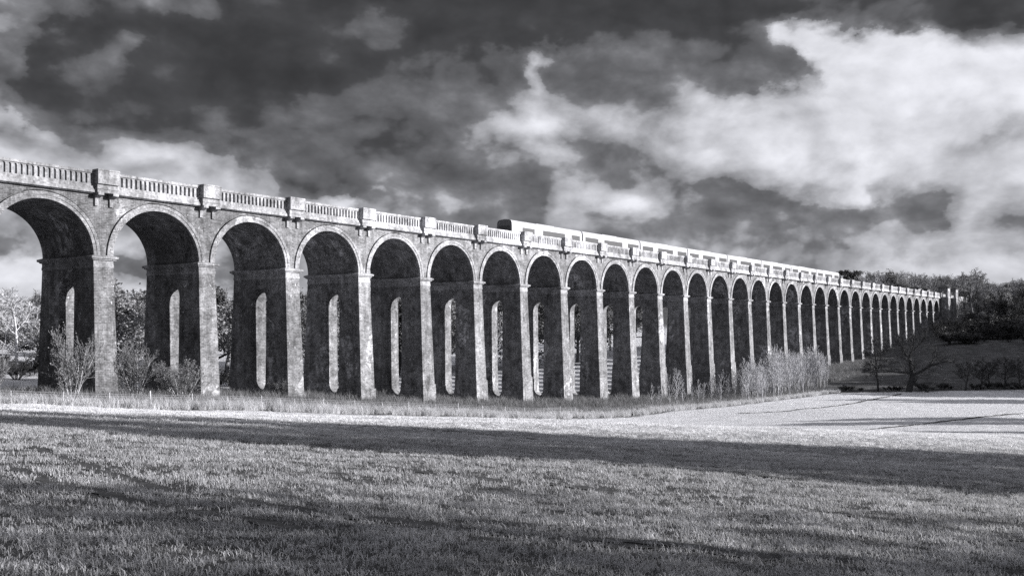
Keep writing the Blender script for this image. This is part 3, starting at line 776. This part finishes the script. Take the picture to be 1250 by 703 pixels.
# --- dark scrub on the upper slope and wood on the hill
n = 0
for i in range(58):
    px = rnd.uniform(1150, 1262); d = rnd.uniform(292, 352); x, y = at(px, d)
    if y > -16 and x > 335: continue
    plant((V_scrub[0], V_bare_dark[i % 3], V_scrub[1])[i % 3], x, y, rnd.uniform(1.5, 4.5) + (d - 292) * .075, f'dark bush on the slope below the far wood, {ORD[n]} planted patch', 'bush', 'dark_bush', 'dark bushes below the far wood', 1.5); n += 1
DB = [o for o in COL.objects if o.get('group') == 'dark bushes below the far wood']
DB.sort(key=lambda o: (np.dot(np.array(o.location[:2]) - CAM, rt) / np.dot(np.array(o.location[:2]) - CAM, fw)))
for i, o in enumerate(DB): o['label'] = f'dark bush on the slope below the far wood, {ORD[i]} from the left'
wood = []
for i in range(190):
    px = rnd.uniform(1022, 1275); d = rnd.uniform(368, 520); x, y = at(px, d)
    if -7 < y < W_ + 6 and x < xe + 60: continue
    if -16 < y < -2 and x < xe + 40: continue
    top = np.interp(px, [1020, 1040, 1065, 1120, 1165, 1185, 1200, 1225, 1250, 1280], [352, 335, 329, 331, 336, 328, 346, 342, 338, 340]) + rnd.uniform(0, 24) * (1 if i % 3 else .15)
    hh = -(top - VY) / F * d - h(x, y)
    if hh < 5: continue
    v = (V_bare[i % 3], V_bare[(i + 2) % 3], V_leafy[i % 3], V_bare[(i+1) % 3], V_bare_dark[i % 3], V_pale[i % 2])[i % 6]
    wood.append((px, d, v, min(hh, 26)))
for i in range(64):
    px = rnd.uniform(1172, 1280); d = rnd.uniform(340, 385); x, y = at(px, d)
    if y > -18: continue
    wood.append((px, d, (V_bare_dark, V_bare, V_bare_dark, V_leafy)[i % 4][i % 3], rnd.uniform(8, 14)))
for px, d, v, hh in wood:
    x, y = at(px, d)
    plant(v, x, y, hh, 'tree of the mixed winter wood on the hill behind the far end of the viaduct', 'tree', 'woodland_tree', 'trees of the wood on the hill', 1.1)
for px, top, d, v, lab in ((1187, 326, 400, V_bare[1], 'tall bare tree with forked crown rising above the far wood right of the pavilions'),
                   (1034, 330, 420, V_con[0], 'small dark conifer just right of the train tail'), (1044, 331, 425, V_con[0], 'second small dark conifer right of the train tail')):
    x, y = at(px, d); plant(v, x, y, height_to(px, top, d), lab, 'tree', 'conifer' if v is V_con[0] else 'bare_tree')
# far low tree belt on the left horizon
for i, px in enumerate(np.linspace(-30, 400, 24)):
    d = 300 + 25 * math.sin(i * 1.7); x, y = at(px, d)
    plant(V_bare[i % 3] if i % 4 else V_leafy[i % 3], x, y, max(8, -(358 + 8 * math.sin(i * 2.3) - VY) / F * d - h(x, y)), f'distant grey tree, {ORD[i]} from the left in the belt far behind the arches', 'tree', 'distant_tree', 'distant tree belt far behind the arches', 1.2)

# --- trees off to the right of the view whose long shadows lie over the field
sh = sun_to[:2] / np.linalg.norm(sun_to[:2]); perp = np.array([-sh[1], sh[0]])
nsh = 0
def shade_tree(base, L, off, height, v, wide=1.2):
    global nsh
    p = np.array(base) + sh * L + perp * off
    plant(v, p[0], p[1], height, 'tree beyond the right edge of the photo whose shadow falls across the field', 'tree', 'field_tree', 'shade trees beyond the right edge', wide, rz=nsh * 1.3); nsh += 1
def band(pxr, y0, y1, Ls, height, step=3.0, wide=1.1):
    a = ground_at(pxr, y0); b = ground_at(pxr, y1)
    A, B = np.array(a[:2]), np.array(b[:2]); wdt = abs(np.dot(B - A, perp)); c = (A + B) / 2
    n = max(1, int(wdt / step))
    for j, L in enumerate(Ls):
        for i in range(n):
            o = (i + .5 - n / 2) * wdt / n + (-.3 if j % 2 else .3)
            shade_tree(c, L, o, height, ([V_leafy[0], V_bare[1], V_leafy[1], V_bare[0], V_leafy[2]])[(i + j * 2) % 5], wide)
SHADE = True
if SHADE:
    band(1250, 562, 588, (22, 40), 23, 3.0, .5)
    for j, (py, L) in enumerate(((684, 42), (708, 36), (735, 26), (750, 44), (775, 30), (805, 38), (840, 28), (880, 44), (940, 30))):  # bare trees added out of view to dim the near foreground
        g = ground_at(1250, py); shade_tree(g[:2], L, 0, 14, (V_bare, V_pale, V_bare_dark)[j % 3][j % 2], 1.0)
    for py, L, hh in ((480, 60, 18), (484, 76, 20), (490, 60, 19), (492, 90, 20), (512, 45, 14), (516, 60, 17), (528, 40, 13)):
        g = ground_at(1250, py); shade_tree(g[:2], L * .5, 0, hh, V_dark[py % 3], .55)
    for i in range(9):              # wood edge shading the slope beyond the stream
        x, y = at(1250, 208 + i * 13); shade_tree((x, y), 14 + 5 * (i % 2), 0, 15, V_dark[i % 3], 1.5)
        shade_tree((x, y), 30 + 5 * (i % 2), 3, 18, V_dark[(i + 1) % 3], 1.5)
    for px in (1060, 1080, 1100, 1115, 1130, 1150):
        x, y = at(px, 196)
        for L in (62, 80): shade_tree((x, y), L, (L - 70) * .3, 20, V_dark[px % 3], 1.3)

# ------------------------------------------------------------------ fence along the field edge
def fence():
    xs = np.arange(-34, 66, 3.9)
    e = empty('wire_fence', (0, 0, 0)); tag(e, 'low wire fence on slim pale posts along the grassy field edge', 'fence')
    prev = None; m2 = MB()
    for i, x in enumerate(xs):
        y = float(np.interp(x, EX, EY)) + 1.3 + .15 * math.sin(x); z = h(x, y)
        m = MB(); big = i == 9; r = .07 if big else .04; top = 1.45 if big else 1.2 + .12 * math.sin(i * 2.7)
        ln = .05 * math.sin(i * 1.9)
        m.tube((x, y, z - .3), r, (x + ln, y, z + top), r * .9, 7); m.poly([(x + ln + r * .9 * math.cos(t), y + r * .9 * math.sin(t), z + top) for t in np.linspace(0, 2*math.pi, 8)[:-1]])
        link('post', m.build('post', M_wood), e)
        if prev is not None:
            for hz in (.35, .65, .95, 1.12): m2.tube((prev[0], prev[1], prev[2] + hz), .010, (x, y, z + hz), .010, 3)
        prev = (x, y, z)
    link('wire', m2.build('wire', M_wire), e)
fence()

# ------------------------------------------------------------------ grass (uncountable): points + geometry nodes
def blade_tuft(name, mat, n, ht, rad, w, seed, bend=.5, stalk=False):
    r = np.random.default_rng(seed); V, Fc = [], []
    for i in range(n):
        a = r.uniform(0, 6.28); q = rad * math.sqrt(r.random()); bx, by = q * math.cos(a), q * math.sin(a)
        b = r.uniform(0, 6.28); L = ht * r.uniform(.5, 1.2); ww = w * r.uniform(.7, 1.25)
        dx, dy = math.cos(b), math.sin(b); sx, sy = -dy * ww, dx * ww
        t0 = bend * r.uniform(.1, .8); t1 = t0 + bend * r.uniform(.3, 1.2)      # lean of the lower and upper half
        o1, z1 = .55 * math.sin(t0), .55 * math.cos(t0); o2, z2 = o1 + .5 * math.sin(t1), max(.02, z1 + .5 * math.cos(t1))
        k = len(V); pts = [(0, 0), (o1, z1), (o2, z2)]
        for j, (o, z) in enumerate(pts):
            t = (1, .85, 0)[j]
            c = (bx + dx * o * L, by + dy * o * L, z * L - (.02 if j == 0 else 0))
            if t: V += [(c[0] - sx * t, c[1] - sy * t, c[2]), (c[0] + sx * t, c[1] + sy * t, c[2])]
            else: V.append(c)
        Fc += [(k, k+1, k+3, k+2), (k+2, k+3, k+4)]
    return bpy.data.objects.new(name, mesh_np(name, V, Fc, mat))
def scatter(name, pts, sc, tufts, label, cat):
    me = bpy.data.meshes.new(name); me.from_pydata([tuple(p) for p in pts], [], [])
    for nm, arr, ty in (('sz', sc, 'FLOAT'), ('rz', rng.uniform(0, 6.28, len(pts)), 'FLOAT'), ('kind_id', rng.integers(0, len(tufts), len(pts)), 'INT')):
        a = me.attributes.new(nm, ty, 'POINT'); a.data.foreach_set('value', np.asarray(arr, np.float32 if ty == 'FLOAT' else np.int32))
    o = link(name, me); tag(o, label, cat, kind='stuff')
    ng = bpy.data.node_groups.new(name + '_scatter', 'GeometryNodeTree')
    ng.interface.new_socket('Geometry', in_out='INPUT', socket_type='NodeSocketGeometry'); ng.interface.new_socket('Geometry', in_out='OUTPUT', socket_type='NodeSocketGeometry')
    N = ng.nodes; gi = N.new('NodeGroupInput'); go = N.new('NodeGroupOutput'); jn = N.new('GeometryNodeJoinGeometry')
    def attr(nm, ty):
        n = N.new('GeometryNodeInputNamedAttribute'); n.data_type = ty; n.inputs['Name'].default_value = nm
        return n.outputs['Attribute'] 
    for i, t in enumerate(tufts):
        oi = N.new('GeometryNodeObjectInfo'); oi.inputs['Object'].default_value = t
        cm = N.new('FunctionNodeCompare'); cm.data_type = 'INT'; cm.operation = 'EQUAL'
        ia = [s for s in cm.inputs if s.enabled and s.type == 'INT']
        ng.links.new(attr('kind_id', 'INT'), ia[0]); ia[1].default_value = i
        ip = N.new('GeometryNodeInstanceOnPoints'); cx = N.new('ShaderNodeCombineXYZ')
        ng.links.new(gi.outputs[0], ip.inputs['Points']); ng.links.new(oi.outputs['Geometry'], ip.inputs['Instance'])
        ng.links.new(cm.outputs[0], ip.inputs['Selection']); ng.links.new(attr('rz', 'FLOAT'), cx.inputs['Z'])
        e2r = N.new('FunctionNodeEulerToRotation'); ng.links.new(cx.outputs[0], e2r.inputs[0]); ng.links.new(e2r.outputs[0], ip.inputs['Rotation'])
        ng.links.new(attr('sz', 'FLOAT'), ip.inputs['Scale']); ng.links.new(ip.outputs[0], jn.inputs[0])
    ng.links.new(jn.outputs[0], go.inputs[0])
    md = o.modifiers.new('scatter', 'NODES'); md.node_group = ng
    return o
def sector(n, d0, d1, half=34):      # uniform over the area of a sector in front of the camera
    d = np.sqrt(rng.uniform(d0 ** 2, d1 ** 2, n)); a = rng.uniform(-R_(half), R_(half), n)
    r = d * np.sin(a); f = d * np.cos(a)
    return CAM[0] + f * fw[0] + r * rt[0], CAM[1] + f * fw[1] + r * rt[1], d
def surf(x, y):
    return H(x, y) + .03 * np.sin(x * 1.9 + 1.3 * np.sin(y * .7)) * np.sin(y * 2.3 + x * .4) + .05 * np.sin(x * .43 + y * .21) * np.sin(y * .37 - x * .17)
def trackdist(x, y):
    q = np.stack([x, y], 1); out = np.full(len(q), 9.)
    for i in range(0, len(q), 8000):
        out[i:i+8000] = np.sqrt(((q[i:i+8000, None] - TP[None, ::2]) ** 2).sum(-1).min(1))
    return out
X, Y, S = [], [], []
for n, d0, d1, s0_, s1_ in ((15000, 4, 16, .75, 1.45), (44000, 16, 38, .8, 1.5), (56000, 38, 90, 1.1, 1.9), (30000, 90, 215, 1.3, 2.2)):
    x, y, d = sector(n, d0, d1); X.append(x); Y.append(y); S.append(rng.uniform(s0_, s1_, n))
X, Y, S = map(np.concatenate, (X, Y, S))
ok = (field_sd(X, Y) > 1.3 + .5 * np.sin(X * .8) * np.sin(Y * .5 + X * .21))
X, Y, S = X[ok], Y[ok], S[ok]
clump = np.sin(X * 3.1 + 2 * np.sin(Y * 1.3)) * np.sin(Y * 2.7 + 1.5 * np.sin(X * .9))
keep = rng.random(len(X)) < np.clip(.75 + .4 * clump, .3, 1)
td = trackdist(X, Y); dd = np.hypot(X - CAM[0], Y - CAM[1]); keep &= td > np.where(dd > 60, .32, .17) * rng.uniform(.6, 1.4, len(X))
X, Y, S = X[keep], Y[keep], S[keep]
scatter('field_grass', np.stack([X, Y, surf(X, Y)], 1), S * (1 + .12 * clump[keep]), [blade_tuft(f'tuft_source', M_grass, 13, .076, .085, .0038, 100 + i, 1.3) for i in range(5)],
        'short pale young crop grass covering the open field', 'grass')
# tall dry grass along the fence, weeds below the arches
n = 10500
x = rng.uniform(-45, 150, n); ey = np.interp(x, EX, EY); u = rng.random(n)
wid = np.interp(x, [-45, 55, 75, 150], [3.8, 3.6, 4.6, 3.6]); y = ey - .55 + .6 * np.sin(x * .9) * np.sin(x * .37 + 1) + u ** 1.2 * wid
sz = rng.uniform(.7, 1.25, n) * np.interp(x, [-45, 40, 80, 150], [.95, .85, .75, .62])
scatter('verge_grass', np.stack([x, y, H(x, y)], 1), sz, [blade_tuft('tall_source', M_tall, 16, 1.15, .2, .010, 200 + i, .75) for i in range(4)],
        'tall pale dry grass along the fence at the field edge', 'grass')
n = 15000
x = rng.uniform(-45, 230, n); ey = np.interp(x, EX, EY); y = np.where(x < 150, ey + 1.8 + rng.random(n) ** 1.3 * (np.abs(ey) + 8), rng.uniform(-14, 9, n))
sz = rng.uniform(.6, 1.3, n)
scatter('undergrowth', np.stack([x, y, H(x, y)], 1), sz, [blade_tuft('weed_source', M_weed, 22, 1.0, .3, .014, 300 + i, .7) for i in range(4)],
        'grey tangled weeds under and before the arches', 'undergrowth')

# ------------------------------------------------------------------ sky, sun, camera
EXPO = 1.25
w = bpy.data.worlds.new('World'); scene.world = w; w.use_nodes = True
nt = NT(w.node_tree); nt.n.clear()
out = nt.new('ShaderNodeOutputWorld'); bg = nt.new('ShaderNodeBackground'); nt.link(bg.outputs[0], out.inputs[0])
SKY_STR = .1; bg.inputs['Strength'].default_value = SKY_STR
sky = nt.new('ShaderNodeTexSky'); sky.sky_type = 'NISHITA'; sky.sun_disc = False; sky.sun_elevation = SUN_EL
sky.sun_rotation = math.atan2(sun_to[0], sun_to[1])
bw = nt.new('ShaderNodeRGBToBW'); nt.link(sky.outputs[0], bw.inputs[0])
tc = nt.new('ShaderNodeTexCoord'); gen = tc.outputs['Generated']
vr = nt.new('ShaderNodeVectorRotate'); vr.rotation_type = 'Z_AXIS'; vr.inputs['Angle'].default_value = YAW; nt.link(gen, vr.inputs['Vector'])
# direction: x to the right, y ahead, z up.  clouds flatten towards the horizon
dirv = vr.outputs[0]
def dvec(sx, sz): return nt.scalevec(dirv, (sx, sx, sz))
def shifted(vec, off):
    n = nt.new('ShaderNodeVectorMath'); n.operation = 'ADD'; nt.link(vec, n.inputs[0]); n.inputs[1].default_value = off
    return n.outputs[0]
q0 = dvec(1, 1.5)
wx = nt.math('SUBTRACT', nt.noise(q0, 11., 6, .55), .5)
wz = nt.math('SUBTRACT', nt.noise(shifted(q0, (7.3, 2.1, 5.5)), 11., 6, .55), .5)
sp = nt.new('ShaderNodeSeparateXYZ'); nt.link(dirv, sp.inputs[0])
azr = nt.math('ARCTAN2', sp.outputs[0], sp.outputs[1]); elr = nt.math('ARCSINE', sp.outputs[2])
az = nt.math('ADD', azr, nt.math('MULTIPLY', wx, .13)); elg = nt.math('ARCTAN2', sp.outputs[2], nt.math('MAXIMUM', sp.outputs[1], .05))
el = nt.math('ADD', elg, nt.math('MULTIPLY', wz, .085))
AZ0, AZ1 = -.56, .56
azn = nt.remap(az, AZ0, AZ1, 0, 1, False)
# cloud tone by direction: rows of elevation, each a run of tones across the azimuth (columns are photograph columns, tones 0-255)
ROWS = [
 (-60, [(0, 90), (200, 70), (450, 50), (900, 45), (1250, 60)]),
 (0,  [(0, 115), (70, 108), (120, 76), (165, 74), (200, 108), (250, 104), (300, 70), (400, 62), (500, 54), (620, 48), (800, 52), (930, 62), (1000, 88), (1100, 80), (1180, 62), (1250, 75)]),
 (28, [(0, 122), (35, 115), (60, 72), (110, 62), (160, 66), (220, 62), (320, 60), (440, 62), (490, 92), (530, 60), (650, 50), (800, 55), (880, 70), (930, 100), (958, 215), (1015, 212), (1055, 110), (1120, 70), (1190, 60), (1250, 85)]),
 (55, [(0, 125), (18, 110), (38, 74), (75, 68), (105, 86), (140, 124), (175, 62), (300, 55), (420, 60), (560, 66), (640, 60), (720, 62), (790, 90), (860, 92), (930, 98), (970, 120), (988, 225), (1090, 228), (1150, 205), (1185, 140), (1215, 175), (1250, 212)]),
 (85, [(0, 138), (25, 125), (50, 80), (85, 104), (115, 96), (160, 60), (300, 54), (380, 66), (480, 76), (560, 92), (640, 100), (668, 190), (700, 108), (770, 95), (840, 130), (890, 96), (950, 100), (985, 150), (1010, 222), (1110, 226), (1250, 220)]),
 (120, [(0, 138), (18, 100), (30, 82), (60, 76), (120, 70), (220, 62), (320, 68), (360, 100), (420, 86), (520, 98), (600, 112), (660, 175), (720, 120), (800, 140), (880, 185), (960, 205), (1100, 222), (1250, 218)]),
 (152, [(0, 140), (15, 95), (28, 80), (70, 78), (110, 78), (150, 84), (220, 88), (255, 76), (290, 90), (330, 84), (450, 84), (550, 100), (600, 165), (650, 205), (720, 160), (800, 158), (880, 195), (1000, 212), (1140, 220), (1200, 215), (1250, 165)]),
 (185, [(0, 165), (60, 172), (110, 150), (170, 172), (240, 182), (290, 165), (315, 108), (380, 90), (520, 96), (600, 125), (660, 135), (720, 125), (800, 152), (900, 198), (1000, 205), (1100, 212), (1250, 195)]),
 (215, [(0, 190), (100, 180), (180, 150), (260, 185), (320, 150), (345, 92), (480, 98), (560, 106), (640, 116), (720, 130), (800, 165), (900, 180), (980, 190), (1060, 195), (1150, 205), (1250, 205)]),
 (245, [(0, 185), (150, 190), (300, 180), (360, 170), (430, 220), (455, 130), (520, 116), (640, 116), (690, 165), (760, 205), (830, 150), (880, 118), (960, 108), (1015, 185), (1060, 222), (1090, 150), (1130, 130), (1200, 190), (1250, 180)]),
 (272, [(0, 150), (100, 120), (180, 170), (300, 160), (420, 150), (520, 115), (620, 118), (720, 122), (800, 122), (900, 130), (980, 112), (1080, 105), (1130, 120), (1170, 190), (1250, 140)]),
 (300, [(0, 110), (30, 130), (120, 200), (200, 190), (300, 150), (500, 140), (700, 112), (800, 120), (880, 150), (960, 160), (1030, 140), (1100, 165), (1180, 190), (1250, 165)]),
 (325, [(0, 215), (60, 205), (130, 120), (170, 112), (250, 120), (400, 160), (700, 140), (900, 150), (1000, 165), (1080, 205), (1160, 215), (1250, 200)]),
 (352, [(0, 205), (60, 200), (150, 205), (260, 190), (500, 190), (900, 190), (1100, 205), (1250, 200)]),
]
def lin(v): v /= 255.; return v / 12.92 if v <= .04045 else ((v + .055) / 1.055) ** 2.4
acc = None
def row_el(y): return math.atan((VY - y) / F)
for i, (py, cols) in enumerate(ROWS):
    st = []
    for px, tone in cols:
        st.append(((math.atan((px - 625) / F) - AZ0) / (AZ1 - AZ0), (tone + (25 if py < 200 else 18) * math.exp(-((tone - 115) / 42) ** 2)) / 255.))
    c = nt.ramp(azn, st, 'EASE')
    if acc is None: acc = c; prevy = py; continue
    t = nt.remap(el, row_el(py), row_el(prevy), 0, 1)      # 1 at the higher row
    mx = nt.new('ShaderNodeMix'); mx.data_type = 'RGBA'; nt.link(t, mx.inputs[0]); nt.link(c, mx.inputs[6]); nt.link(acc, mx.inputs[7])
    acc = mx.outputs[2]; prevy = py
tone = nt.new('ShaderNodeSeparateColor'); nt.link(acc, tone.inputs[0]); tone = tone.outputs[0]
# billows: finer cloud structure, sharper on the sunlit side
q1 = dvec(1, 1.55)
n1 = nt.noise(q1, 9., 7, .53, .2)
n1s = nt.noise(shifted(q1, (.016, 0, .018)), 9., 7, .53, .2)     # the same field a step towards the sun: lit and shaded flanks of the billows
d1 = nt.math('SUBTRACT', n1, .5)
vo = nt.new('ShaderNodeTexVoronoi'); vo.feature = 'SMOOTH_F1'; vo.inputs['Scale'].default_value = 17.; vo.inputs['Smoothness'].default_value = .35
vo.inputs['Detail'].default_value = 2.; vo.inputs['Roughness'].default_value = .55
wv = nt.new('ShaderNodeVectorMath'); wv.operation = 'SCALE'; wv.inputs[3].default_value = .05
wcol = nt.noise(q1, 14., 4, .6, out='Color'); nt.link(wcol, wv.inputs[0])
av = nt.new('ShaderNodeVectorMath'); av.operation = 'ADD'; nt.link(q1, av.inputs[0]); nt.link(wv.outputs[0], av.inputs[1]); nt.link(av.outputs[0], vo.inputs['Vector'])
puff = nt.math('SUBTRACT', .42, vo.outputs['Distance'])
emb = nt.math('SUBTRACT', n1, n1s)
amp = nt.ramp(tone, [(.2, .18), (.38, .40), (.62, .46), (.80, .24), (1., .2)])
ams = nt.new('ShaderNodeSeparateColor'); nt.link(amp, ams.inputs[0]); amp = ams.outputs[0]
tone = nt.math('ADD', tone, nt.math('MULTIPLY', d1, amp))
tone = nt.math('ADD', tone, nt.math('MULTIPLY', puff, nt.math('MULTIPLY', amp, .45)))
embamp = nt.ramp(tone, [(.24, .12), (.55, .8), (.78, .5), (1., .35)])
ems = nt.new('ShaderNodeSeparateColor'); nt.link(embamp, ems.inputs[0]); embamp = ems.outputs[0]
tone = nt.ramp(tone, [(0, .20), (.16, .25), (.25, .295), (.30, .375), (.40, .44), (.47, .49), (.52, .63), (.62, .72), (.72, .83), (.80, .90), (1., .98)], 'LINEAR')
ts = nt.new('ShaderNodeSeparateColor'); nt.link(tone, ts.inputs[0]); tone = ts.outputs[0]
tone = nt.math('MAXIMUM', nt.math('ADD', tone, nt.math('MULTIPLY', emb, embamp)), .14)
tone = nt.math('MINIMUM', tone, .97)
lum = nt.math('POWER', tone, 2.25)
lum = nt.math('MULTIPLY', lum, 1 / (2 ** EXPO * SKY_STR))
# unseen sky: zenith brightened to fill ground shade, low horizon dimmed to darken piers
front = nt.math('MULTIPLY', nt.remap(nt.math('ABSOLUTE', azr), .56, .95, 1., 0.), nt.remap(elr, .40, .62, 1., 0.))
back = nt.math('MULTIPLY', nt.remap(nt.noise(dvec(1, 1.5), 3., 6, .6), .3, .7, .6, 1.4, False), nt.remap(elr, .2, 1.1,   .018 / SKY_STR,   .40 / SKY_STR))
lum = nt.mixv(front, back, lum)
# thin cover: a little of the clear sky comes through
lum = nt.mixv(.04, lum, nt.math('MULTIPLY', bw.outputs[0], .35))
cc = nt.new('ShaderNodeCombineColor')
for i, kf in enumerate((.975, .985, 1.05)): nt.link(nt.math('MULTIPLY', lum, kf), cc.inputs[i])
nt.link(cc.outputs[0], bg.inputs['Color'])

sl = bpy.data.lights.new('sun', 'SUN'); sl.energy = 5.0; sl.angle = R_(.5); sl.color = (1., .985, .97)
so = bpy.data.objects.new('sun', sl); COL.objects.link(so)
from mathutils import Vector
so.rotation_euler = Vector(-sun_to).to_track_quat('-Z', 'Y').to_euler(); so.location = (0, -60, 60)

cd = bpy.data.cameras.new('camera'); cd.sensor_width = 36; cd.lens = 36 * F / 1250; cd.shift_y = (VY - 351.5) / 1250
cd.clip_end = 6000; cd.clip_start = .1
co = bpy.data.objects.new('camera', cd); COL.objects.link(co); co.location = (XC, -DC, 0); co.rotation_euler = (math.pi / 2, 0, -YAW)
scene.camera = co
vs = scene.view_settings; vs.view_transform = 'Standard'; vs.look = 'None'; vs.gamma = 1; vs.exposure = EXPO; vs.use_curve_mapping = False
scene.render.engine = 'CYCLES'; scene.cycles.max_bounces = 6; scene.cycles.diffuse_bounces = 2; scene.cycles.transparent_max_bounces = 4
scene.cycles.use_denoising = False
